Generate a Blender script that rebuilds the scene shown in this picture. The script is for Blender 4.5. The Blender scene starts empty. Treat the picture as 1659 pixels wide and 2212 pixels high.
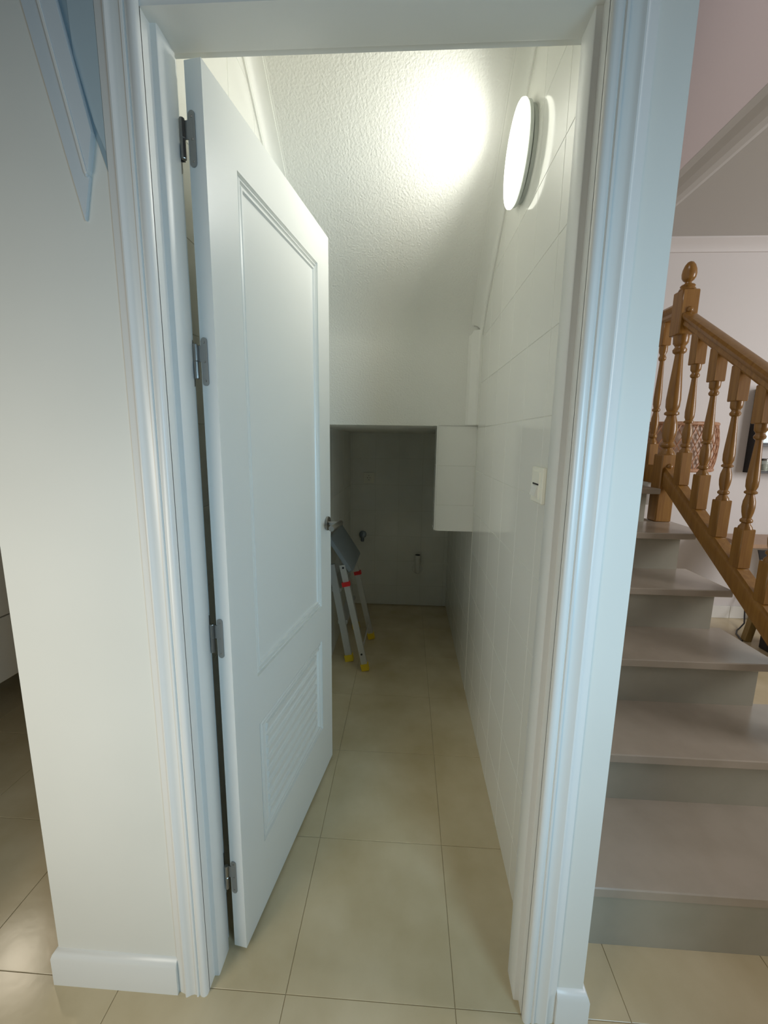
import bpy, bmesh, math, random
from mathutils import Vector, Matrix
random.seed(7)
sc = bpy.context.scene
C = sc.collection

# ------------------------------------------------------------------ camera
W_PX, H_PX, F_PX = 1659, 2212, 906.43
pitch, yaw, roll = .1704, -.0529, .0136
fwd = Vector((math.sin(yaw)*math.cos(pitch), math.cos(yaw)*math.cos(pitch), -math.sin(pitch)))
rt = Vector((math.cos(yaw), -math.sin(yaw), 0)); up = rt.cross(fwd)
r2 = math.cos(roll)*rt + math.sin(roll)*up; u2 = -math.sin(roll)*rt + math.cos(roll)*up
cd = bpy.data.cameras.new('camera'); cam = bpy.data.objects.new('camera', cd); C.objects.link(cam)
M = Matrix((r2, u2, -fwd)).transposed().to_4x4(); M.translation = Vector((.4458, -.796, 1.3464))
cam.matrix_world = M
cd.sensor_fit = 'VERTICAL'; cd.sensor_height = 36; cd.lens = F_PX/H_PX*36; cd.clip_start = .02
sc.camera = cam

# ------------------------------------------------------------------ light and exposure
sc.view_settings.view_transform = 'Standard'; sc.view_settings.look = 'None'
sc.view_settings.gamma = 1; sc.view_settings.use_curve_mapping = False
sc.view_settings.exposure = 0.17
w = bpy.data.worlds.new('world'); sc.world = w; w.use_nodes = True
bg = w.node_tree.nodes['Background']; bg.inputs['Color'].default_value = (.50, .62, .74, 1); bg.inputs['Strength'].default_value = .035

def area(name, loc, target, sx, sy, power, col, spread=180):
    d = bpy.data.lights.new(name, 'AREA'); d.shape = 'RECTANGLE'; d.size = sx; d.size_y = sy
    d.energy = power; d.color = col; d.spread = math.radians(spread)
    o = bpy.data.objects.new(name, d); C.objects.link(o); o.location = loc
    o.rotation_euler = (Vector(target)-Vector(loc)).to_track_quat('-Z', 'Y').to_euler()
    return o
area('window_light_right', (1.50, -1.55, 1.15), (.66, 0, .98), .45, .8, 6.6, (.50, .78, 1.0), 105)
area('room_light_left', (-.95, -1.5, 1.0), (-.12, 0, .72), .8, .7, 5.7, (1.0, .94, .82), 100)
area('living_room_fill_light', (4.6, -.2, 1.7), (2.4, 2.4, 1.5), 1.2, 1.4, 50, (1.0, .97, .96))  # area light put in to brighten the living room far wall
area('kitchen_lamp_light', (-1.82, 1.10, 1.79), (-.9, .4, 0), .09, .09, 3.0, (1.0, .88, .70))
area('stairwell_light', (.55, .5, 4.0), (1.8, .9, 3.0), .7, .7, 8, (1.0, .94, .94))
sc.cycles.diffuse_bounces = 8; sc.cycles.max_bounces = 14

# ------------------------------------------------------------------ materials
def mat(name, col, rough=.5, metal=0, noise=None, bump=None, spec=.5, coat=0, emit=None, wood=None):
    m = bpy.data.materials.new(name); m.use_nodes = True
    nt = m.node_tree; N = nt.nodes; L = nt.links; b = N['Principled BSDF']
    b.inputs['Base Color'].default_value = (*col, 1); b.inputs['Roughness'].default_value = rough
    b.inputs['Metallic'].default_value = metal; b.inputs['Specular IOR Level'].default_value = spec
    b.inputs['Coat Weight'].default_value = coat; b.inputs['Coat Roughness'].default_value = .1
    tc = N.new('ShaderNodeTexCoord'); geo = N.new('ShaderNodeNewGeometry')
    vec = geo.outputs['Position']
    if noise:   # (scale, colour2, detail)
        n = N.new('ShaderNodeTexNoise'); n.inputs['Scale'].default_value = noise[0]; n.inputs['Detail'].default_value = noise[2]
        L.new(vec, n.inputs['Vector'])
        r = N.new('ShaderNodeValToRGB'); r.color_ramp.elements[0].position = .32; r.color_ramp.elements[1].position = .68
        r.color_ramp.elements[0].color = (*col, 1); r.color_ramp.elements[1].color = (*noise[1], 1)
        L.new(n.outputs['Fac'], r.inputs['Fac']); L.new(r.outputs['Color'], b.inputs['Base Color'])
    if wood:
        mp = N.new('ShaderNodeMapping'); mp.inputs['Scale'].default_value = (60, 60, 5)
        L.new(tc.outputs['Object'], mp.inputs['Vector'])
        n = N.new('ShaderNodeTexNoise'); n.inputs['Scale'].default_value = 1; n.inputs['Detail'].default_value = 6; n.inputs['Distortion'].default_value = .6
        L.new(mp.outputs['Vector'], n.inputs['Vector'])
        r = N.new('ShaderNodeValToRGB'); r.color_ramp.elements[0].position = .3; r.color_ramp.elements[1].position = .7
        r.color_ramp.elements[0].color = (*col, 1); r.color_ramp.elements[1].color = (*wood, 1)
        L.new(n.outputs['Fac'], r.inputs['Fac']); L.new(r.outputs['Color'], b.inputs['Base Color'])
    if bump:    # (scale, strength, distance)
        n = N.new('ShaderNodeTexNoise'); n.inputs['Scale'].default_value = bump[0]; n.inputs['Detail'].default_value = 3
        L.new(vec, n.inputs['Vector'])
        bp = N.new('ShaderNodeBump'); bp.inputs['Strength'].default_value = bump[1]; bp.inputs['Distance'].default_value = bump[2]
        L.new(n.outputs['Fac'], bp.inputs['Height']); L.new(bp.outputs['Normal'], b.inputs['Normal'])
    if emit:
        b.inputs['Emission Color'].default_value = (*emit[0], 1); b.inputs['Emission Strength'].default_value = emit[1]
    return m

PAINT = mat('wall_paint', (.77, .77, .71), .55, bump=(9, .05, .01), noise=(3, (.80, .80, .74), 2))
LACQ = mat('white_lacquer', (.80, .81, .78), .32, bump=(4, .03, .01))
DOORM = mat('door_lacquer', (.84, .84, .80), .34, bump=(5, .03, .01))
GOTELE = mat('textured_ceiling_paint', (.80, .80, .75), .6, spec=.3, bump=(130, .45, .006))
CORN = mat('plaster_cornice', (.82, .82, .77), .5, bump=(20, .04, .01))
TILEM = mat('glazed_wall_tile', (.79, .79, .74), .09, noise=(2.5, (.82, .82, .77), 1), bump=(3.5, .02, .01))
GROUT = mat('wall_grout', (.64, .64, .58), .7)
FLOORM = mat('beige_marble_tile', (.54, .445, .27), .22, noise=(4.2, (.67, .575, .39), 10), bump=(16, .035, .01))
FGROUT = mat('floor_grout', (.47, .39, .25), .8)
STONE = mat('stair_stone', (.44, .385, .315), .22, noise=(9, (.49, .43, .36), 5))
RISERM = mat('riser_stone', (.39, .38, .31), .3, noise=(9, (.43, .415, .345), 5))
WOOD = mat('varnished_pine', (.25, .112, .019), .3, wood=(.36, .18, .036), coat=.35)
OLIVE = mat('olive_wood', (.25, .17, .05), .5, wood=(.33, .23, .08))
TABLEW = mat('table_wood', (.38, .24, .15), .4, wood=(.46, .30, .19))
STEEL = mat('brushed_steel', (.33, .32, .30), .28, metal=1, bump=(200, .05, .001))
HINGE = mat('hinge_steel', (.36, .36, .35), .38, metal=.9)
ALU = mat('ladder_aluminium', (.62, .62, .60), .42, metal=.55, bump=(80, .05, .001))
GREYP = mat('grey_plastic', (.22, .25, .27), .55, bump=(300, .2, .001))
YELLOW = mat('yellow_plastic', (.80, .56, .02), .5)
RED = mat('red_plastic', (.62, .02, .02), .45)
BLACK = mat('black_lacquer', (.012, .012, .014), .4)
DARK = mat('dark_void', (.03, .03, .03), .8)
PLASTIC = mat('cream_switch_plastic', (.86, .85, .75), .35)
WHITEP = mat('white_plastic', (.78, .78, .74), .4)
RATTAN = mat('rattan_cane', (.40, .19, .10), .5, noise=(60, (.56, .33, .20), 3))
WALLR = mat('living_wall_paint', (.70, .67, .66), .6, bump=(6, .04, .01))
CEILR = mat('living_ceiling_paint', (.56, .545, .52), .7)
FASC = mat('stairwell_paint', (.78, .68, .67), .65)
BLUEP = mat('pale_blue_tone', (.32, .42, .47), .5)
BLUEW = mat('blue_white_tone', (.66, .72, .75), .5)
CABM = mat('cabinet_front', (.62, .59, .54), .35)
KICKM = mat('cabinet_kick', (.05, .045, .035), .7)
ORINGM = mat('lamp_ring', (.62, .66, .63), .4)
SLIT = mat('lamp_slit', (.16, .15, .18), .5)
GLOW = mat('lamp_diffuser', (.9, .9, .88), .4, emit=((1.0, 1.0, .94), 2.6))
GLOWE = mat('lamp_diffuser_edge', (.9, .9, .88), .4, emit=((1.0, 1.0, .86), 1.6))
PALEF = mat('pale_field_tone', (.48, .58, .62), .5)
SCREEN = mat('pale_print_glow', (.75, .88, .92), .5, emit=((.75, .93, 1.0), .45))  # no lamp: the print's brightness is put in as a glow
GLASSM = mat('jar_glass', (.80, .85, .80), .08); GLASSM.node_tree.nodes['Principled BSDF'].inputs['Transmission Weight'].default_value = .75
WAX = mat('candle_wax', (.80, .80, .66), .5)
CHROME = mat('valve_chrome', (.22, .26, .31), .3, metal=.8)

# ------------------------------------------------------------------ helpers
def link(name, me, m=None, parent=None, loc=None, smooth=False):
    o = bpy.data.objects.new(name, me); C.objects.link(o)
    if m is not None and not me.materials: me.materials.append(m)
    if parent: o.parent = parent
    if loc is not None: o.location = loc
    if smooth:
        for p in me.polygons: p.use_smooth = True
    return o
def mesh(name, V, Fc):
    me = bpy.data.meshes.new(name); me.from_pydata([tuple(v) for v in V], [], Fc)
    bm = bmesh.new(); bm.from_mesh(me); bmesh.ops.recalc_face_normals(bm, faces=bm.faces); bm.to_mesh(me); bm.free()
    return me
class MB:
    def __init__(s): s.V = []; s.F = []
    def add(s, V, Fc):
        k = len(s.V); s.V += [tuple(v) for v in V]; s.F += [tuple(i+k for i in f) for f in Fc]; return s
    def box(s, x0, x1, y0, y1, z0, z1):
        return s.add([(x0,y0,z0),(x1,y0,z0),(x1,y1,z0),(x0,y1,z0),(x0,y0,z1),(x1,y0,z1),(x1,y1,z1),(x0,y1,z1)],
                     [(0,3,2,1),(4,5,6,7),(0,1,5,4),(1,2,6,5),(2,3,7,6),(3,0,4,7)])
    def cbox(s, x0, x1, y0, y1, z0, z1, c=.002):   # chamfered box
        bm = bmesh.new(); bmesh.ops.create_cube(bm, size=1)
        for v in bm.verts: v.co = Vector(((x0+x1)/2+v.co.x*(x1-x0), (y0+y1)/2+v.co.y*(y1-y0), (z0+z1)/2+v.co.z*(z1-z0)))
        bmesh.ops.bevel(bm, geom=list(bm.edges), offset=c, segments=1, affect='EDGES')
        bm.verts.index_update(); V = [v.co.copy() for v in bm.verts]; Fc = [tuple(v.index for v in f.verts) for f in bm.faces]; bm.free()
        return s.add(V, Fc)
    def prism(s, poly, axis, a, b):   # poly of 2-D points; axis = extrusion axis
        n = len(poly)
        def p(q, t): return {'x': (t, q[0], q[1]), 'y': (q[0], t, q[1]), 'z': (q[0], q[1], t)}[axis]
        V = [p(q, a) for q in poly]+[p(q, b) for q in poly]
        return s.add(V, [tuple(range(n))[::-1], tuple(range(n, 2*n))]+[(i, (i+1) % n, n+(i+1) % n, n+i) for i in range(n)])
    def lathe(s, prof, cx=0, cy=0, cz=0, seg=20, axis='z'):
        # prof: list of (r, h)
        V = []
        for r, h in prof:
            for k in range(seg):
                a = 2*math.pi*k/seg; c_, s_ = r*math.cos(a), r*math.sin(a)
                V.append({'z': (cx+c_, cy+s_, cz+h), 'x': (cx+h, cy+c_, cz+s_), 'y': (cx+c_, cy+h, cz+s_)}[axis])
        n = len(prof); Fc = [tuple(range(seg))[::-1], tuple((n-1)*seg+k for k in range(seg))]
        for i in range(n-1):
            for k in range(seg): Fc.append((i*seg+k, i*seg+(k+1) % seg, (i+1)*seg+(k+1) % seg, (i+1)*seg+k))
        return s.add(V, Fc)
    def bar(s, a, b, w_, d_, ref=(0, 1, 0)):     # rectangular bar a->b ; w_ along ref, d_ the other way
        a, b = Vector(a), Vector(b); t = (b-a).normalized(); r = Vector(ref); r = (r-t*r.dot(t)).normalized(); q = t.cross(r)
        V = []
        for p in (a, b):
            for i, j in ((-1,-1),(1,-1),(1,1),(-1,1)): V.append(p+r*(i*w_/2)+q*(j*d_/2))
        return s.add(V, [(0,1,2,3)[::-1],(4,5,6,7),(0,1,5,4),(1,2,6,5),(2,3,7,6),(3,0,4,7)])
    def tube(s, pts, r, seg=10):
        pts = [Vector(p) for p in pts]; V = []
        for i, p in enumerate(pts):
            t = (pts[min(i+1, len(pts)-1)]-pts[max(i-1, 0)]).normalized()
            u = t.cross(Vector((.13, .31, .94))).normalized(); v = t.cross(u)
            for k in range(seg):
                a = 2*math.pi*k/seg; V.append(p+u*(r*math.cos(a))+v*(r*math.sin(a)))
        n = len(pts); Fc = [tuple(range(seg))[::-1], tuple((n-1)*seg+k for k in range(seg))]
        for i in range(n-1):
            for k in range(seg): Fc.append((i*seg+k, i*seg+(k+1) % seg, (i+1)*seg+(k+1) % seg, (i+1)*seg+k))
        return s.add(V, Fc)
    def obj(s, name, m, parent=None, smooth=False, auto=False):
        o = link(name, mesh(name, s.V, s.F), m, parent, smooth=smooth)
        if auto:
            for p in o.data.polygons: p.use_smooth = True
            o.data.set_sharp_from_angle(angle=math.radians(38))
        return o
def tag(o, label, cat, kind=None, group=None):
    o['label'] = label; o['category'] = cat
    if kind: o['kind'] = kind
    if group: o['group'] = group
    return o
def empty(name, loc=(0, 0, 0)):
    o = bpy.data.objects.new(name, None); C.objects.link(o); o.location = loc; o.empty_display_size = .05
    return o
def at(o, root):   # o was built in world coordinates: bring it into the space of its root
    o.parent = root; o.matrix_parent_inverse = root.matrix_basis.inverted(); return o
def clip(poly, a, b, c):   # keep a*x+b*y<=c
    out = []
    for i in range(len(poly)):
        p, q = poly[i], poly[(i+1) % len(poly)]
        fp, fq = a*p[0]+b*p[1]-c, a*q[0]+b*q[1]-c
        if fp <= 0: out.append(p)
        if (fp < 0 < fq) or (fq < 0 < fp):
            t = fp/(fp-fq); out.append((p[0]+t*(q[0]-p[0]), p[1]+t*(q[1]-p[1])))
    return out

# ------------------------------------------------------------------ dimensions
OW, OH = .735, 2.045            # door opening
XL, XR = -.066, .788            # closet side walls
YF = .115                       # inner face of the front wall
YB = 2.51; BK = 1.33            # back wall, bulkhead face
SL = .85
def zc(y): return 1.90+SL*(BK-y)   # slope of the closet ceiling

# ------------------------------------------------------------------ floor
fl = MB().box(-3.2, 5.2, -2.2, 3.0, -.05, -.0018).obj('floor', FGROUT)
tag(fl, 'beige marble tiled floor running from the hall into the closet', 'floor', 'structure')
P = .4135; x_0 = -.236-6*P; y_0 = .006-3*P; g = .0008
cache = {}
def tile_mesh(wx, wy):
    k = (round(wx, 4), round(wy, 4))
    if k not in cache:
        c = .0007; V = [(g, g, -.0025), (wx-g, g, -.0025), (wx-g, wy-g, -.0025), (g, wy-g, -.0025), (g, g, -c), (wx-g, g, -c), (wx-g, wy-g, -c), (g, wy-g, -c),
                        (g+c, g+c, 0), (wx-g-c, g+c, 0), (wx-g-c, wy-g-c, 0), (g+c, wy-g-c, 0)]
        Fc = [(8, 9, 10, 11)]+[(i, (i+1) % 4, 4+(i+1) % 4, 4+i) for i in range(4)]+[(4+i, 4+(i+1) % 4, 8+(i+1) % 4, 8+i) for i in range(4)]
        me = bpy.data.meshes.new('tile'); me.from_pydata(V, [], Fc); me.materials.append(FLOORM); cache[k] = me
    return cache[k]
for i in range(18):
    for j in range(9):
        x, y = x_0+i*P, y_0+j*P
        if x > 4.2 or (x+P < -.40+P*0 and y < -1.1): continue
        if -.37 < x and x+P < -.0 and y > .1: continue
        if x > .93 and x+P < 1.74 and y > .3: continue
        link('tile', tile_mesh(P, P), None, fl, (x, y, 0))

# ------------------------------------------------------------------ walls
wf = MB()
wf.prism([(-.388, 0), (-.030, 0), (-.030, YF), (-.388, YF)], 'z', 0, OH+.03)
wf.prism([(OW+.030, 0), (.88, 0), (.88, YF), (OW+.030, YF)], 'z', 0, OH+.03)
wf.prism([(-.388, 0), (.88, 0), (.88, YF), (-.388, YF)], 'z', OH+.03, 3.3)
tag(wf.obj('wall_front', PAINT), 'white painted wall around the open closet door', 'wall', 'structure')

def tiled_wall(root, plane, c0, sgn, u0, u1, v0, v1, pu, pv, uo, vo, region=None, thick=.0011):
    """tiles on the plane x=c0 or y=c0; face looks along sgn; u horizontal, v vertical"""
    gg = .0008; ch = .0006
    nu0 = math.floor((u0-uo)/pu); nu1 = math.ceil((u1-uo)/pu); nv0 = math.floor((v0-vo)/pv); nv1 = math.ceil((v1-vo)/pv)
    cc = {}
    for i in range(nu0, nu1):
        for j in range(nv0, nv1):
            a0, a1 = max(u0, uo+i*pu+gg), min(u1, uo+(i+1)*pu-gg); b0, b1 = max(v0, vo+j*pv+gg), min(v1, vo+(j+1)*pv-gg)
            if a1-a0 < .012 or b1-b0 < .012: continue
            poly = [(a0, b0), (a1, b0), (a1, b1), (a0, b1)]
            if region:
                for h in region: poly = clip(poly, *h) if len(poly) > 2 else poly
                if len(poly) < 3: continue
                ar = abs(sum(poly[k][0]*poly[(k+1) % len(poly)][1]-poly[(k+1) % len(poly)][0]*poly[k][1] for k in range(len(poly))))/2
                if ar < .0006: continue
            o_ = poly[0]; loc = [(q[0]-o_[0], q[1]-o_[1]) for q in poly]; key = tuple((round(p[0], 4), round(p[1], 4)) for p in loc)
            if key not in cc:
                n = len(loc); cx_ = sum(p[0] for p in loc)/n; cy_ = sum(p[1] for p in loc)/n
                def sh(p, d):
                    dx, dy = cx_-p[0], cy_-p[1]; return (p[0]+math.copysign(min(abs(dx), d), dx), p[1]+math.copysign(min(abs(dy), d), dy))
                rings = [([p for p in loc], -thick), ([p for p in loc], -ch), ([sh(p, ch) for p in loc], 0)]
                V = []
                for R_, d in rings:
                    for p in R_: V.append((sgn*d, p[0], p[1]) if plane == 'x' else (p[0], sgn*d, p[1]))
                Fc = [tuple(range(2*n, 3*n))]
                for r_ in (0, 1):
                    for k in range(n): Fc.append((r_*n+k, r_*n+(k+1) % n, (r_+1)*n+(k+1) % n, (r_+1)*n+k))
                me = mesh('tile', V, Fc)
                # open shells: make the outer face look the right way
                f0 = max(me.polygons, key=lambda p: p.area); nn = f0.normal[0 if plane == 'x' else 1]
                if nn*sgn < 0: me.flip_normals()
                me.materials.append(TILEM); cc[key] = me
            link('tile', cc[key], None, root, (c0, o_[0], o_[1]) if plane == 'x' else (o_[0], c0, o_[1]))
PU, PV, VO = .203, .2072, .166
wr = MB().box(XR+.001, .88, YF, 2.60, 0, 3.3).obj('wall_right', GROUT)
tag(wr, 'glossy white tiled closet wall carrying the round lamp', 'wall', 'structure')
slope = (SL, 1, zc(0))            # SL*y + z <= zc(0)
tiled_wall(wr, 'x', XR, -1, YF, BK, 0, 2.95, PU, PV, .303, VO, [slope])
tiled_wall(wr, 'x', XR, -1, BK, YB, 0, 1.41, PU, PV, .303, VO)
# plain stair side of that wall
MB().box(.8801, .8851, YF, 2.47, 0, 3.3).obj('plaster', PAINT, wr)
wl = MB().box(-.388, XL-.001, YF, 2.60, 0, 3.3).box(XL-.001, -.001, BK+.0015, 2.60, 0, 1.409).obj('wall_left', GROUT)
tag(wl, 'tiled closet wall behind the open door', 'wall', 'structure')
tiled_wall(wl, 'x', XL, 1, YF, BK, 0, 2.95, PU, PV, .303, VO-.03, [slope])
tiled_wall(wl, 'x', 0, 1, BK, YB, 0, 1.41, PU, PV, .303, VO)
wb = MB().box(-.1, XR+.001, YB+.001, 2.60, 0, 2.0).obj('wall_back', GROUT)
tag(wb, 'shaded tiled wall at the back of the low alcove', 'wall', 'structure')
tiled_wall(wb, 'y', YB, -1, 0, XR, 0, 1.41, .186, PV, .200, VO)
# ceiling of the closet: textured slope bending into the bulkhead, then the alcove ceiling
prof = [(YF, zc(YF)), (.7, zc(.7)), (1.0, zc(1.0)), (1.16, zc(1.16))]
for t in range(1, 9):
    a = t/8; p0, p1, p2 = (1.16, zc(1.16)), (BK-.004, zc(BK)+.01), (BK, 1.80)
    prof.append(((1-a)**2*p0[0]+2*a*(1-a)*p1[0]+a*a*p2[0], (1-a)**2*p0[1]+2*a*(1-a)*p1[1]+a*a*p2[1]))
n1 = len(prof)
prof += [(BK, 1.60), (BK, 1.418), (1.42, 1.412), (YB+.02, 1.396)]
V = []; Fc = []
for x in (XL-.001, XR+.001):
    for y, z in prof: V.append((x, y, z))
outer = [(YB+.02, 2.1), (1.6, 2.1), (.9, 2.75), (YF, 3.25)]
full = prof+outer
ce = MB().prism([(y, z) for y, z in full], 'x', XL-.001, XR+.0009).obj('ceiling', GOTELE, auto=True)
tag(ce, 'sloping rough-plastered closet ceiling bending down into the bulkhead', 'ceiling', 'structure')
# hanging tiled pier under the bulkhead
pier = MB().box(.593, XR, BK+.001, BK+.125, .892, 1.42).obj('wall_pier', GROUT)
tag(pier, 'short tiled pier hanging below the white bulkhead at the right wall', 'wall', 'structure')
tiled_wall(pier, 'y', BK, -1, .597, XR, .893, 1.42, .40, .2, .597, 1.022-.2)
tiled_wall(pier, 'x', .592, -1, BK+.003, BK+.125, .893, 1.42, .2, .2, BK, 1.022-.2)
MB().prism([(.5905, BK-.0015), (.597, BK-.0015), (.597, BK+.004), (.5905, BK+.004)], 'z', .889, 1.418).box(.5905, XR, BK-.0015, BK+.126, .8885, .893).obj('edge_bead', WHITEP, pier)

# cornices
def cornice_profile(s):  # (across from wall, drop from ceiling); s=1
    pts = [(0, .002), (0, .060), (.006, .060), (.006, .050)]
    for k in range(7):
        a = math.pi/2*k/6; pts.append((.008+.040*(1-math.cos(a)), .048-.036*math.sin(a)))
    pts += [(.052, .012), (.052, .006), (.058, .006), (.058, -.002)]
    return pts
def cornice(name, xw, sgn, ends, m, label):
    pr = cornice_profile(1); mb = MB(); n = len(pr); V = []
    for y, z in ends:
        for a, d in pr: V.append((xw+sgn*a, y, z-d*1.0))
    Fc = [tuple(range(n)), tuple(range((len(ends)-1)*n, len(ends)*n))[::-1]]
    for e in range(len(ends)-1):
        for k in range(n): Fc.append((e*n+k, e*n+(k+1) % n, (e+1)*n+(k+1) % n, (e+1)*n+k))
    mb.add(V, Fc); o = mb.obj(name, m, auto=True); tag(o, label, 'moulding', 'structure'); return o
path = [(YF, zc(YF)+.004), (1.0, zc(1.0)+.004), (1.16, zc(1.16)+.004), (1.24, zc(1.24)-.006), (1.30, zc(1.30)-.035)]
cornice('trim_1', XR, -1, path, CORN, 'coved white cornice along the sloping ceiling above the round lamp')
cornice('trim_2', XL, 1, path, CORN, 'coved white cornice along the sloping ceiling above the open door')
tag(MB().prism([(XR, BK), (XR-.062, BK), (XR-.062, BK-.006), (XR-.05, BK-.008), (XR-.02, BK-.026), (XR-.012, BK-.034), (XR, BK-.034)], 'z', 1.424, 1.86).obj('trim_3', CORN),
    'short upright white moulding in the corner beside the bulkhead', 'moulding', 'structure')

# ------------------------------------------------------------------ door lining and casing
def frame_sweep(name, prof, m, parent=None):   # prof (o outwards from opening, y)
    n = len(prof); V = []
    for leg in range(4):
        for o_, y in prof:
            V.append([(-o_, y, 0), (-o_, y, OH+o_), (OW+o_, y, OH+o_), (OW+o_, y, 0)][leg])
    Fc = [tuple(range(n)), tuple(range(3*n, 4*n))[::-1]]
    for e in range(3):
        for k in range(n): Fc.append((e*n+k, e*n+(k+1) % n, (e+1)*n+(k+1) % n, (e+1)*n+k))
    return MB().add(V, Fc).obj(name, m, parent, auto=True)
lin = MB(); zt_ = OH+.0305
jp = [(.012, .002), (.0305, .002), (.0305, YF+.001), (.012, YF+.001), (.012, .092), (.001, .090), (0, .088), (0, .033), (.0015, .031), (.012, .0305)]
lin.prism([(-a, b) for a, b in jp], 'z', 0, zt_).prism([(OW+a, b) for a, b in jp], 'z', 0, zt_)
lin.prism([(.0021, OH), (.088, OH), (.0905, OH+.0015), (.0915, OH+.012), (YF+.0009, OH+.012), (YF+.0009, zt_-.0002), (.0021, zt_-.0002)], 'x', -.0119, OW+.0119)
o = lin.obj('door_2', LACQ, auto=True)
tag(o, 'white lacquered door lining around the closet opening', 'door frame', 'structure')
cp = [(.002, .004), (.002, -.006), (.0045, -.010), (.009, -.0125), (.015, -.0120), (.021, -.0085), (.0225, -.0125), (.0262, -.0132), (.0275, -.0095),
      (.034, -.0085), (.041, -.0100), (.047, -.0135), (.0505, -.0155), (.0535, -.0150), (.0545, -.0115), (.060, -.0085), (.068, -.0065), (.074, -.0050), (.0745, 0), (.0745, .001), (.01, .001)]
cp = [(a+.010, b) for a, b in cp]
o = frame_sweep('trim_4', cp, LACQ)
tag(o, 'fluted white casing framing the closet opening', 'door casing', 'structure')
# threshold-high baseboards, wrapping the wall ends
def baseboard(name, poly_path, label, m=LACQ):
    prof = [(0, 0), (.013, 0), (.013, .078), (.010, .088), (.004, .096), (0, .098)]
    n = len(prof); V = []; m_ = len(poly_path)
    for i, (p, d) in enumerate(poly_path):
        for a, z in prof: V.append((p[0]+d[0]*a, p[1]+d[1]*a, z))
    Fc = [tuple(range(n)), tuple(range((m_-1)*n, m_*n))[::-1]]
    for e in range(m_-1):
        for k in range(n): Fc.append((e*n+k, e*n+(k+1) % n, (e+1)*n+(k+1) % n, (e+1)*n+k))
    o = MB().add(V, Fc).obj(name, m, auto=True); return tag(o, label, 'baseboard', 'structure')
baseboard('baseboard_left', [((-.0845, 0), (0, -1)), ((-.388, 0), (-1, -1)), ((-.388, 1.4), (-1, 0))], 'white baseboard left of the open closet door')
baseboard('baseboard_right', [((OW+.0845, 0), (0, -1)), ((.88, 0), (1, -1)), ((.88, .185), (1, 0))], 'short white baseboard between closet door and stairs')

# slanting raised bands high on the left wall, with a pale blue field beside them
def slant(name, poly, d, m, parent=None):
    return MB().prism(poly, 'y', -d, .0005).obj(name, m, parent)
t5 = slant('slant_bands', [(-.1335, 1.723), (-.1185, 1.792), (-.1215, 1.800), (-.2890, 2.60), (-.3310, 2.60)], .006, BLUEW)
tag(t5, 'slanting raised bands high on the wall left of the door casing', 'moulding', 'structure')
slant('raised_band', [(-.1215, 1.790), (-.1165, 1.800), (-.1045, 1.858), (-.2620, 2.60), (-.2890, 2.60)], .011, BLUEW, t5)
slant('slant_band', [(-.1225, 1.795), (-.1185, 1.795), (-.2875, 2.60), (-.2915, 2.60)], .0125, LACQ, t5)
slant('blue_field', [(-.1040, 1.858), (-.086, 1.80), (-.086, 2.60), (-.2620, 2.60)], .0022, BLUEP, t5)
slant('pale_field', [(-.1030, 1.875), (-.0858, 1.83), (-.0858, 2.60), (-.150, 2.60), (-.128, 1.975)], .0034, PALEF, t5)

# ------------------------------------------------------------------ door leaf
th = .1472
door = empty('door_1', (.0496, .0863, 0)); door.rotation_euler = (0, 0, -th)
# local frame: +Y along the leaf, +X = visible face normal, thickness towards -X
tag(door, 'white panelled door standing open into the closet', 'door', 'structure')
LW, Z0, Z1, T = .713, .010, 2.036, .035
U0, U1, A0, A1, B0, B1 = .114, .603, .727, 1.914, .218, .590
lf = MB(); d = .0
cells_u = [0, U0, U1, LW]; cells_z = [Z0, B0, B1, A0, A1, Z1]
for i in range(3):
    for j in range(5):
        if i == 1 and j in (1, 3): lf.box(-T, -.0165 if j == 1 else -.0085, cells_u[i], cells_u[i+1], cells_z[j], cells_z[j+1])
        else: lf.box(-T, 0, cells_u[i], cells_u[i+1], cells_z[j], cells_z[j+1])
me = mesh('leaf', lf.V, lf.F); bm = bmesh.new(); bm.from_mesh(me); bmesh.ops.remove_doubles(bm, verts=bm.verts, dist=1e-5)
# drop inner shared faces
seen = {}
for f in list(bm.faces):
    k = tuple(round(c, 4) for c in f.calc_center_median()); seen.setdefault(k, []).append(f)
dele = [f for fs in seen.values() if len(fs) > 1 for f in fs]
bmesh.ops.delete(bm, geom=dele, context='FACES'); bmesh.ops.recalc_face_normals(bm, faces=bm.faces); bm.to_mesh(me); bm.free()
link('leaf', me, DOORM, door)
def rect_sweep(name, prof, u0, u1, z0, z1, m, parent):   # prof (inwards, x)
    n = len(prof); V = []
    for c in range(4):
        for i_, x in prof:
            V.append([(x, u0+i_, z0+i_), (x, u1-i_, z0+i_), (x, u1-i_, z1-i_), (x, u0+i_, z1-i_)][c])
    Fc = []
    for e in range(4):
        f = (e+1) % 4
        for k in range(n-1): Fc.append((e*n+k, e*n+k+1, f*n+k+1, f*n+k))
    return MB().add(V, Fc).obj(name, m, parent, auto=True)
mp_ = [(0, 0), (.001, -.0070), (.005, -.0085), (.0075, -.0030), (.0125, -.0015), (.0150, -.0070), (.0180, -.0080), (.0200, -.0035), (.0255, -.0030), (.0285, -.0080), (.030, -.0085)]
rect_sweep('panel_moulding', mp_, U0, U1, A0, A1, DOORM, door)
lm = rect_sweep('vent_moulding', mp_[:-1]+[(.030, -.0165)], U0+.002, U1-.002, B0, B1, DOORM, door)
vent = MB().box(-.0165, -.0105, U0+.030, U1-.030, B0+.030, B1-.030).obj('vent_panel', DOORM, door)
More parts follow.
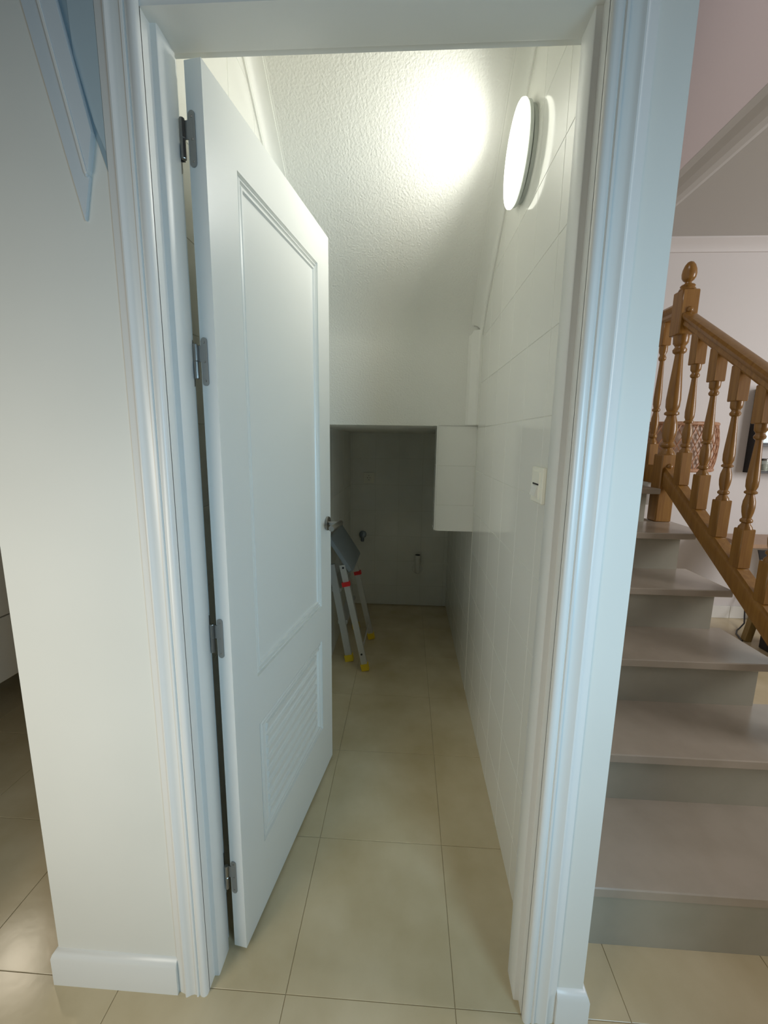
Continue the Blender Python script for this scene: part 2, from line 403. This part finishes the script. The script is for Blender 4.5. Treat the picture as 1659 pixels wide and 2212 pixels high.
for k in range(8):
    z = .252+k*.0385
    MB().prism([(-.0105, z), (-.0105, z+.033), (-.0030, z+.0315), (-.0028, z+.028)], 'y', U0+.052, U1-.052).obj('slat', DOORM, vent)
# hinges
def plate(mb, x, y0, z0, z1, w_, tk, ax):   # rounded flat plate, ax 'y' -> lies on plane y ; ax 'x' -> lies on plane x
    pts = []
    r = w_/2; c = x if ax == 'y' else y0
    for k in range(9):
        a = math.pi*k/8; pts.append((c+r*math.cos(a), z1-r+r*math.sin(a)))
    for k in range(9):
        a = math.pi+math.pi*k/8; pts.append((c+r*math.cos(a), z0+r+r*math.sin(a)))
    if ax == 'y': mb.prism(pts, 'y', y0-tk, y0)
    else: mb.prism(pts, 'x', x, x+tk)
R3 = Matrix.Rotation(th, 4, 'Z')
for zc_ in (1.905, 1.500, .888, .229):
    h = MB(); plate(h, -.025, 0, zc_-.048, zc_+.048, .0135, .0022, 'y'); h.box(-.042, -.022, -.0024, -.0004, zc_+.0, zc_+.032)
    h = h.obj('hinge', HINGE, door)
    MB().lathe([(.0048, -.034), (.0052, -.033), (.0052, .0), (.0044, .001), (.0052, .002), (.0052, .034), (.0048, .035)], -.0435, -.004, zc_, 12).obj('knuckle', STEEL, h, smooth=False)
    for q in (-.038, .0, .038): MB().lathe([(.0026, 0), (.0022, -.0008)], -.025, -.0022, zc_+q, 8, 'y').obj('screw', STEEL, h)
    # frame side plate: world x=-.012 face -> local coordinates of the door
    f = MB(); plate(f, -.0118, .1065, zc_-.048, zc_+.048, .0135, .0022, 'x'); f.box(-.0110, .003, .0990, .1012, zc_-.032, zc_-.002); f.bar((.002, .101, zc_-.017), (.0055, .086, zc_-.017), .030, .002, (0, 0, 1))
    inv = (Matrix.Translation((.0496, .0863, 0)) @ Matrix.Rotation(-th, 4, 'Z')).inverted()
    f.V = [tuple(inv @ Vector(v)) for v in f.V]
    f.obj('frame_plate', HINGE, h)
hd = MB().lathe([(.0255, 0), (.0262, .001), (.0262, .0075), (.0250, .0090)], 0, .668, 1.032, 28, 'x').obj('handle', STEEL, door, auto=True)
hd['label'] = 'satin steel lever handle'
MB().lathe([(.0095, .008), (.0095, .050)], 0, .668, 1.032, 16, 'x').obj('neck', STEEL, hd, auto=True)
MB().lathe([(.0098, -.100), (.0104, -.098), (.0104, .0095), (.0098, .011)], .052, .668, 1.034, 18, 'y').obj('lever', STEEL, hd, auto=True)
hb = MB().lathe([(.0262, 0), (.0262, -.008), (.025, -.009)], -T, .668, 1.032, 24, 'x').obj('rear_rosette', STEEL, door, auto=True)
MB().box(-.024, -.004, LW, LW+.0015, .94, 1.13).obj('latch_plate', STEEL, door)

# ------------------------------------------------------------------ round wall lamp
lamp = empty('wall_lamp', (XR, .668, 2.202)); tag(lamp, 'round white LED lamp glowing on the tiled wall', 'lamp')
at(MB().lathe([(.118, 0), (.118, -.010)], XR, .668, 2.202, 64, 'x').obj('base', ORINGM, auto=True), lamp)
at(MB().lathe([(.108, -.010), (.108, -.0135)], XR, .668, 2.202, 64, 'x').obj('gap_ring', SLIT, auto=True), lamp)
at(MB().lathe([(.124, -.0135), (.127, -.015), (.128, -.024), (.126, -.026)], XR, .668, 2.202, 64, 'x').obj('rim', ORINGM, auto=True), lamp)
at(MB().lathe([(.1275, -.0261), (.1315, -.029), (.1315, -.036), (.1305, -.0375)], XR, .668, 2.202, 64, 'x').obj('diffuser_edge', GLOWE, auto=True), lamp)
at(MB().lathe([(.1300, -.0376), (.127, -.040), (.120, -.0415), (.08, -.043)], XR, .668, 2.202, 64, 'x').obj('diffuser', GLOW, auto=True), lamp)

ll = bpy.data.lights.new('lamp_light', 'AREA'); ll.shape = 'DISK'; ll.size = .24; ll.energy = 2.15; ll.color = (1.0, 1.0, .93); ll.spread = math.radians(134)
lo = bpy.data.objects.new('lamp_light', ll); C.objects.link(lo); lo.location = (XR-.0445, .668, 2.202); lo.rotation_euler = (0, math.radians(90), 0); at(lo, lamp)

# ------------------------------------------------------------------ light switch
sw = empty('light_switch', (XR, .295, 1.238)); tag(sw, 'cream light switch on the tiled wall next to the door frame', 'switch')
at(MB().cbox(XR-.010, XR, .250, .340, 1.193, 1.283, .002).obj('plate', PLASTIC), sw)
at(MB().cbox(XR-.0125, XR-.009, .268, .322, 1.203, 1.273, .001).obj('insert', PLASTIC), sw)
at(MB().box(XR-.0132, XR-.012, .271, .319, 1.2385, 1.2425).obj('slot', DARK), sw)
at(MB().prism([(XR-.0125, 1.238), (XR-.0150, 1.236), (XR-.0205, 1.211), (XR-.0125, 1.209)], 'y', .274, .316).obj('rocker', WHITEP), sw)

# ------------------------------------------------------------------ alcove fittings
so = empty('wall_socket', (.148, YB, 1.050)); tag(so, 'cream electrical socket high on the dark alcove wall', 'socket')
at(MB().cbox(.106, .190, YB-.009, YB, 1.008, 1.092, .002).obj('plate', PLASTIC), so)
at(MB().lathe([(.024, 0), (.024, -.002), (.020, -.0022), (.019, -.0005)], .148, YB-.009, 1.050, 24, 'y').obj('face', PLASTIC, auto=True), so)
for dx in (-.0095, .0095): at(MB().lathe([(.0030, 0), (.0030, -.0012)], .148+dx, YB-.0111, 1.050, 8, 'y').obj('hole', DARK), so)
for dz in (-.016, .016): at(MB().box(.144, .152, YB-.0118, YB-.010, 1.050+dz-.002, 1.050+dz+.002).obj('earth_clip', STEEL), so)
va = empty('water_valve', (.102, YB, .585)); tag(va, 'dark chrome water valve on the alcove wall above the ladder', 'valve')
at(MB().lathe([(.030, 0), (.030, -.004), (.026, -.008), (.013, -.010), (.013, -.045), (.010, -.047)], .102, YB, .590, 20, 'y').obj('body', CHROME, auto=True), va)
at(MB().lathe([(.010, 0), (.021, -.002), (.021, -.018), (.010, -.022)], .102, YB-.045, .592, 12, 'y').obj('knob', CHROME, auto=True), va)
at(MB().lathe([(.011, 0), (.013, -.012), (.013, -.040), (.010, -.042)], .102, YB-.030, .580, 14, 'z').obj('outlet', CHROME, auto=True), va)
dr = empty('drain_pipe', (.548, YB, .36)); tag(dr, 'short white drain pipe standing off the alcove wall', 'pipe')
at(MB().lathe([(.042, 0), (.040, -.003), (.024, -.005)], .548, YB, .315, 24, 'y').obj('collar', WHITEP, auto=True), dr)
at(MB().tube([(.548, YB, .300), (.548, YB-.03, .300), (.548, YB-.043, .310), (.548, YB-.047, .330), (.548, YB-.047, .44)], .020, 16).obj('pipe', WHITEP, auto=True), dr)
at(MB().lathe([(.024, 0), (.025, .002), (.025, .022), (.023, .024)], .548, YB-.047, .418, 20, 'z').obj('socket_ring', WHITEP, auto=True), dr)
at(MB().lathe([(.020, 0), (.020, .001)], .548, YB-.047, .4425, 16, 'z').obj('opening', DARK), dr)

# ------------------------------------------------------------------ step ladder
ld = empty('step_ladder', (.17, 1.75, 0)); tag(ld, 'folded aluminium step ladder with yellow feet leaning in the alcove', 'ladder')
def rail(foot, top, w_, d_, capw, nm='rail'):
    f, t = Vector(foot), Vector(top); dr_ = (t-f).normalized()
    r = MB().bar(f+dr_*.022, t, w_, d_).obj(nm, ALU); at(r, ld)
    c = MB().bar(f-dr_*.0, f+dr_*.040, w_+.010, d_+.010).obj('foot_cap', YELLOW); c.parent = r; c.matrix_parent_inverse = r.matrix_basis.inverted() @ Matrix.Translation(-Vector(ld.location)) if False else Matrix.Identity(4)
    return r
b_ = rail((.229, 1.485, .004), (.0905, 1.497, .640), .020, .034, .03)
c_ = rail((.231, 1.885, .004), (.0925, 1.881, .640), .020, .034, .03)
a_ = rail((.120, 1.585, .004), (.010, 1.600, .610), .024, .040, .03)
d__ = rail((.108, 2.035, .004), (.010, 2.000, .610), .024, .040, .03)
at(MB().bar((.208, 1.495, .125), (.210, 1.877, .112), .004, .030, (1, 0, 0)).obj('cross_bar', ALU), ld)
for z, nm in ((.245, 'step'), (.450, 'step')):
    x = .120-.180*z
    at(MB().cbox(x-.030, x+.028, 1.598, 2.02, z-.012, z+.012, .003).obj(nm, ALU), ld)
for p, q in (((.1135, 1.4877, .530), .036), ((.1335, 1.884, .470), .036)):
    t = (Vector((.052, 1.5, .8))-Vector((.229, 1.485, 0))).normalized()
    at(MB().bar(Vector(p)-t*.012, Vector(p)+t*.012, .030, .046).obj('clamp', RED), ld)
# platform, hanging tilted between the rails
pa, pb = Vector((.133, 0, .592)), Vector((.008, 0, .785)); pt = (pb-pa).normalized(); pn = Vector((pt.z, 0, -pt.x))
poly = []
for (u, v) in ((.012, 1.49), (0, 1.505), (0, 1.875), (.012, 1.89), (.218, 1.89), (.230, 1.875), (.230, 1.505), (.218, 1.49)): poly.append((u, v))
V = []
for t_ in (0, .022):
    for u, v in poly: q = pa+pt*u+pn*t_; V.append((q.x, v, q.z))
n = len(poly)
at(MB().add(V, [tuple(range(n)), tuple(range(n, 2*n))[::-1]]+[(i, (i+1) % n, n+(i+1) % n, n+i) for i in range(n)]).obj('platform', GREYP), ld)
at(MB().lathe([(.006, 0), (.006, -.004)], .096, 1.489, .625, 10, 'y').obj('bolt', BLACK), ld)
at(MB().lathe([(.006, 0), (.006, -.004)], .205, 1.4775, .105, 10, 'y').obj('bolt', BLACK), ld)

# ------------------------------------------------------------------ staircase
RI, RU, Y1 = .185, .268, .160
st = empty('staircase', (1.35, .16, 0)); tag(st, 'beige stone stairs climbing beside the closet wall', 'stairs', 'structure')
for n_ in range(1, 8):
    y0 = Y1+RU*(n_-1); z = RI*n_; xe = 1.83 if n_ >= 3 else (2.25 if n_ == 2 else 2.6)
    if n_ >= 6: xe = 1.797
    ye = y0+RU+.045
    tr = MB().cbox(.886, xe, y0, ye, z-.030, z, .003)
    if n_ == 5: tr.cbox(1.799, 1.905, y0+.02, 1.64, z-.030, z-.0005, .003)
    at(tr.obj('tread', STONE), st)
    xr = xe-.055 if n_ >= 3 else xe-.02
    yr = y0+(.028 if n_ > 1 else .004)
    at(MB().box(.886, xr, yr, yr+RU+.01, z-RI+.0001, z-.0301).obj('riser', RISERM), st)
    if n_ > 1: at(MB().box(.886, xr-.012, yr+.015, yr+RU, 0, z-RI).obj('side_wall', WALLR), st)

# ------------------------------------------------------------------ stair railing
XP = 1.845; RS = .66
def hr(y): return 2.00-RS*(1.527-y)      # top of handrail
def br(y): return 1.105-.672*(1.50-y)    # underside of the bottom rail
rl = empty('stair_railing', (XP, 1.2, .5)); tag(rl, 'turned pine railing sloping down beside the stone stairs', 'railing')
def slope_rail(prof, f, y0, y1, nm, parent):
    n = len(prof); V = []
    for y in (y0, y1):
        for a, b in prof: V.append((XP+a, y, f(y)+b))
    return at(MB().add(V, [tuple(range(n)), tuple(range(n, 2*n))[::-1]]+[(i, (i+1) % n, n+(i+1) % n, n+i) for i in range(n)]).obj(nm, WOOD, auto=True), parent)
hp = [(-.034, -.030), (-.036, -.016), (-.028, -.004), (-.012, 0), (.012, 0), (.028, -.004), (.036, -.016), (.034, -.030), (.024, -.042), (.028, -.060), (.022, -.072), (-.022, -.072), (-.028, -.060), (-.024, -.042)]
slope_rail(hp, hr, .55, 1.527, 'handrail', rl)
bp = [(-.030, 0), (.030, 0), (.030, .070), (.024, .082), (.024, .098), (-.024, .098), (-.024, .082), (-.030, .070)]
slope_rail(bp, br, .55, 1.527, 'bottom_rail', rl)
def turned(zb, zt, s, k, bb, bt):   # local z from 0
    """square blocks (half width s) with a turned shaft between; returns MB"""
    mb = MB(); H = zt-zb
    mb.cbox(-s, s, -s, s, 0, bb, s*.12); mb.cbox(-s, s, -s, s, H-bt, H, s*.12)
    z0, z1 = bb, H-bt; L = z1-z0
    pr = [(.96, 0), (.90, .02), (.62, .045), (.56, .055), (.80, .065), (.86, .08), (.78, .092), (.58, .105), (.78, .16), (.86, .21), (.80, .27), (.56, .325), (.54, .335),
          (.84, .345), (.86, .36), (.60, .375), (.80, .41), (.84, .47), (.76, .56), (.60, .70), (.48, .82), (.46, .85), (.74, .865), (.80, .885), (.60, .905), (.58, .915), (.84, .94), (.88, .98), (.88, 1.0)]
    mb.lathe([(r*s*k, z0+t*L) for r, t in pr], 0, 0, 0, 18)
    return mb
ys = [1.425, 1.276, 1.127, .980, .833, .686]
base = None
zb0, zt0 = br(ys[0])+.085, hr(ys[0])-.055
for y in ys:
    zb, zt = br(y)+.085, hr(y)-.055
    if base is None:
        base = turned(zb0, zt0, .026, 1.0, .165, .150).obj('baluster', WOOD, auto=True); o = base
    else:
        o = base.copy(); C.objects.link(o)
    o.location = Vector((XP, y, zb))-Vector(rl.location); o.parent = rl
    # blocks cut to slope: long enough to run into both rails
nw = turned(0, 1.185, .042, .98, .365, .215)
nb = nw.obj('newel_post', WOOD, auto=True); nb.parent = rl; nb.location = Vector((XP, 1.572, .925))-Vector(rl.location)
fin = MB().lathe([(.040, 0), (.036, .010), (.030, .016), (.034, .022), (.030, .028), (.016, .034), (.014, .042), (.024, .050), (.031, .062), (.0335, .080), (.031, .100), (.024, .120), (.014, .134), (.004, .139)], 0, 0, 1.185, 24).obj('finial', WOOD, nb, auto=True)
for zz in (.300, 1.085): MB().lathe([(.016, 0), (.016, -.004), (.012, -.010), (.005, -.014)], 0, -.042, zz, 16, 'y').obj('button', WOOD, nb, auto=True)
nl = turned(0, 1.12, .042, .98, .30, .215).obj('newel_post', WOOD, auto=True); nl.parent = rl; nl.location = Vector((XP, .508, .3705))-Vector(rl.location)
MB().lathe([(.040, 0), (.036, .010), (.030, .016), (.034, .022), (.030, .028), (.016, .034), (.014, .042), (.024, .050), (.031, .062), (.0335, .080), (.031, .100), (.024, .120), (.014, .134), (.004, .139)], 0, 0, 1.12, 24).obj('finial', WOOD, nl, auto=True)
# landing railing running back from the newel
r_2 = empty('landing_railing', (XP, 1.9, 1.11)); tag(r_2, 'level turned pine railing behind the egg-topped newel post', 'railing')
def level(v): return lambda y: v
slope_rail(hp, level(2.065), 1.617, 2.46, 'handrail', r_2)
slope_rail(bp, level(1.13), 1.617, 2.46, 'bottom_rail', r_2)
b2 = None
for y in (1.72, 1.86, 2.0, 2.14, 2.28, 2.42):
    if b2 is None: b2 = turned(1.225, 1.995, .024, 1.0, .12, .12).obj('baluster', WOOD, auto=True); o = b2
    else: o = b2.copy(); C.objects.link(o)
    o.parent = r_2; o.location = Vector((XP, y, 1.225))-Vector(r_2.location)
at(MB().box(XP-.03, XP+.03, 1.66, 2.46, 1.0, 1.131).obj('landing_edge', WHITEP), r_2)

# ------------------------------------------------------------------ living room shell
tag(MB().box(.885, 5.0, 2.47, 2.55, 0, 4.6).obj('wall_far', WALLR), 'pale living room wall behind the pine railing', 'wall', 'structure')
ZR = 2.72
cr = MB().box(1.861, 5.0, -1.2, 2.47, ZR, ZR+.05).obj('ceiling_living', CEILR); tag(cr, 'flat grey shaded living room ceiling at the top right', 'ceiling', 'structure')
tag(MB().box(1.80, 1.86, -1.2, 2.47, ZR, 4.6).obj('wall_stairwell', FASC), 'pinkish stairwell side rising above the living room ceiling', 'wall', 'structure')
tag(MB().prism([(1.801, ZR-.0003), (1.801, ZR-.002), (1.84, ZR-.003), (1.88, ZR-.012), (1.92, ZR-.016), (1.96, ZR-.012), (1.99, ZR-.0003)], 'y', -1.2, 2.47).obj('trim_6', CEILR), 'soft rounded bead along the ceiling edge by the stairwell', 'moulding', 'structure')
tag(MB().prism([(2.47, ZR), (2.40, ZR), (2.40, ZR-.010), (2.425, ZR-.030), (2.455, ZR-.060), (2.457, ZR-.075), (2.47, ZR-.075)], 'x', 1.80, 5.0).obj('trim_7', WALLR, auto=True), 'white cornice where the living room wall meets its ceiling', 'moulding', 'structure')
bf = MB().box(1.8, 5.0, 2.462, 2.47, 0, .100).obj('baseboard_far', GROUT); tag(bf, 'white tile skirting along the foot of the living room wall', 'baseboard', 'structure')
for k in range(15):
    x = 2.0+k*.2
    link('tile', mesh('tile', MB().cbox(0, .197, 0, .0035, 0, .100, .001).V, MB().cbox(0, .197, 0, .0035, 0, .100, .001).F), WHITEP, bf, (x, 2.459, .001))

tag(MB().box(1.32, 3.4, -.72, -.60, 0, 3.0).obj('wall_blocker', WALLR), 'unseen partition added to keep light off the stairs', 'wall', 'structure')  # out of view, added to block the right-hand light from the stairs

# rattan floor lamp
rx, ry = 2.185, 2.14
rp = empty('rattan_floor_lamp', (rx, ry, 0)); tag(rp, 'floor lamp with woven rattan drum shade seen behind the newel post', 'lamp')
rr = lambda z: .245+.035*(1-((z-1.325)/.15)**2)*.5
for z in (1.185, 1.47):
    at(MB().tube([(rx+rr(z)*math.cos(2*math.pi*k/40), ry+rr(z)*math.sin(2*math.pi*k/40), z) for k in range(41)], .012, 8).obj('shade_rim', RATTAN, auto=True), rp)
wv = MB()
NS = 34
for k in range(NS):
    for s_ in (1, -1):
        pts = []
        for t in range(7):
            z = 1.19+.275*t/6; a = 2*math.pi*k/NS+s_*t*.085
            r_ = rr(z)+(.0015 if s_ > 0 else -.0015); pts.append((rx+r_*math.cos(a), ry+r_*math.sin(a), z))
        wv.tube(pts, .0042, 4)
w_o = at(wv.obj('cane_weave', RATTAN), rp)
at(MB().lathe([(rr(1.2)-.014, 0), (rr(1.325)-.012, .13), (rr(1.45)-.014, .26), (rr(1.45)-.020, .26), (rr(1.325)-.018, .13), (rr(1.2)-.020, 0)], rx, ry, 1.195, 40).obj('shade_lining', mat('shade_lining', (.62, .50, .42), .7), auto=True), rp)
at(MB().tube([(rx, ry, .02), (rx, ry, 1.36)], .011, 10).obj('pole', BLACK), rp)
at(MB().lathe([(.14, 0), (.14, .012), (.02, .025)], rx, ry, .0005, 28).obj('base', BLACK, auto=True), rp)

# black wall shelf
bs = empty('wall_shelf', (3.2, 2.47, 1.45)); tag(bs, 'black framed box shelf on the living room wall', 'shelf')
x0, x1, z0, z1, yf = 2.936, 3.62, 1.145, 1.74, 2.35
for nm, a in (('side_panel', (x0, x0+.014, yf, 2.469, z0, z1)), ('side_panel', (x1-.014, x1, yf, 2.469, z0, z1)), ('bottom_board', (x0+.014, x1-.014, yf, 2.469, z0, z0+.014)),
              ('top_board', (x0+.014, x1-.014, yf, 2.469, z1-.014, z1)), ('middle_board', (x0+.014, x1-.014, yf+.004, 2.469, 1.338, 1.350))):
    at(MB().cbox(*a, .001).obj(nm, BLACK), bs)
at(MB().box(x0+.014, x1-.014, 2.462, 2.469, z0+.014, z1-.014).obj('back_board', WALLR), bs)
pic = MB().box(x0+.06, x1-.05, 2.440, 2.448, 1.3505, 1.70).obj('framed_print', BLACK); tag(pic, 'pale print with an added glow standing in the black wall shelf', 'picture')
MB().box(x0+.072, x1-.062, 2.4385, 2.440, 1.362, 1.688).obj('print', SCREEN, pic)  # no lit screen: a print with its brightness put in as a glow
jr = empty('glass_jar', (3.022, 2.40, z0+.0143)); tag(jr, 'small glass candle jar on the bottom of the black shelf', 'jar')
MB().lathe([(.030, 0), (.033, .004), (.033, .075), (.031, .077), (.029, .075), (.029, .006)], 0, 0, 0, 20).obj('glass', GLASSM, jr, auto=True)
MB().lathe([(.0285, .007), (.0285, .050)], 0, 0, 0, 20).obj('candle', WAX, jr, auto=True)
MB().lathe([(.034, .077), (.034, .086), (.030, .090)], 0, 0, 0, 20).obj('lid', STEEL, jr, auto=True)

# side table, box, cable
tb = empty('side_table', (3.05, 2.18, 0)); tag(tb, 'wooden side table with splayed legs beyond the pine railing', 'table')
at(MB().cbox(2.70, 3.45, 2.02, 2.36, .672, .700, .003).obj('table_top', TABLEW), tb)
for (a, b) in (((2.830, 2.07, 0), (2.990, 2.12, .672)), ((3.42, 2.08, 0), (3.32, 2.10, .672)), ((3.20, 2.34, 0), (3.25, 2.30, .672)), ((3.42, 2.34, 0), (3.32, 2.30, .672))):
    at(MB().bar(a, b, .040, .045).obj('leg', OLIVE), tb)
bx = empty('black_bag', (3.04, 2.0, .0)); tag(bx, 'black cloth hanging over the front of the wooden side table', 'cloth')
V = []
nx, nz = 8, 9
for j in range(nz+1):
    for i in range(nx+1):
        u = i/nx; v = j/nz
        V.append((2.755+.30*u+.03*math.sin(v*3), 2.005-.006*math.sin(u*14+v*3)-.004, .668-.30*v-.05*math.sin(u*5)*v))
nV = len(V); V += [(a, b+.006, c) for a, b, c in V]
Fc = []
for j in range(nz):
    for i in range(nx):
        k = j*(nx+1)+i; Fc += [(k, k+1, k+nx+2, k+nx+1), (nV+k, nV+k+nx+1, nV+k+nx+2, nV+k+1)]
for i in range(nx): Fc += [(i, nV+i, nV+i+1, i+1), (nz*(nx+1)+i, nz*(nx+1)+i+1, nV+nz*(nx+1)+i+1, nV+nz*(nx+1)+i)]
for j in range(nz): Fc += [(j*(nx+1), (j+1)*(nx+1), nV+(j+1)*(nx+1), nV+j*(nx+1)), (j*(nx+1)+nx, nV+j*(nx+1)+nx, nV+(j+1)*(nx+1)+nx, (j+1)*(nx+1)+nx)]
bx.name = 'draped_cloth'
cl = MB().add(V, Fc).obj('cloth', BLACK, auto=True); at(cl, bx)
sp = empty('floor_speaker', (2.93, 1.86, 0)); tag(sp, 'black box standing on the floor behind the bottom of the railing', 'speaker')
at(MB().cbox(2.84, 3.05, 1.78, 1.98, 0, .26, .006).obj('cabinet', BLACK), sp)
at(MB().cbox(2.855, 3.035, 1.776, 1.781, .015, .245, .002).obj('grille', DARK), sp)
cb = MB().tube([(3.05, 2.455, .40), (3.06, 2.43, .22), (3.04, 2.375, .10), (2.99, 2.30, .03), (2.93, 2.26, .008), (2.885, 2.225, .006), (2.84, 2.17, .006), (2.82, 2.12, .006), (2.79, 2.05, .006)], .005, 8).obj('power_cable', BLACK, auto=True)
tag(cb, 'thin black cable curling on the floor beside the table leg', 'cable')

# ------------------------------------------------------------------ kitchen base cabinets on the far left
XK = -1.29
y = .35
for k in range(4):
    cbn = empty('base_cabinet', (XK-.3, y+.3, 0))
    tag(cbn, ['white two-drawer cabinet nearest the left wall end', 'white two-drawer cabinet second along the left edge', 'white two-drawer cabinet third along the left edge', 'white two-drawer cabinet farthest along the left edge'][k], 'cabinet', group='kitchen base cabinets')
    at(MB().box(XK-.58, XK-.019, y, y+.598, .287, .87).obj('body', CABM), cbn)
    at(MB().box(XK-.60, XK-.585, y+.001, y+.597, .10, .87).obj('wall_rail', KICKM), cbn)
    for z0_, z1_ in ((.285, .565), (.571, .868)):
        at(MB().cbox(XK-.018, XK, y+.002, y+.596, z0_, z1_, .0015).obj('drawer_front', CABM), cbn)
    y += .6
tag(MB().cbox(XK-.60, XK+.015, .35, 2.75, .8705, .905, .003).obj('worktop', STONE), 'pale worktop over the kitchen cabinets at the left edge', 'worktop')
tag(MB().box(-1.95, -1.891, -1.2, 2.95, 0, 2.7).obj('wall_kitchen', PAINT), 'kitchen wall behind the white base cabinets', 'wall', 'structure')
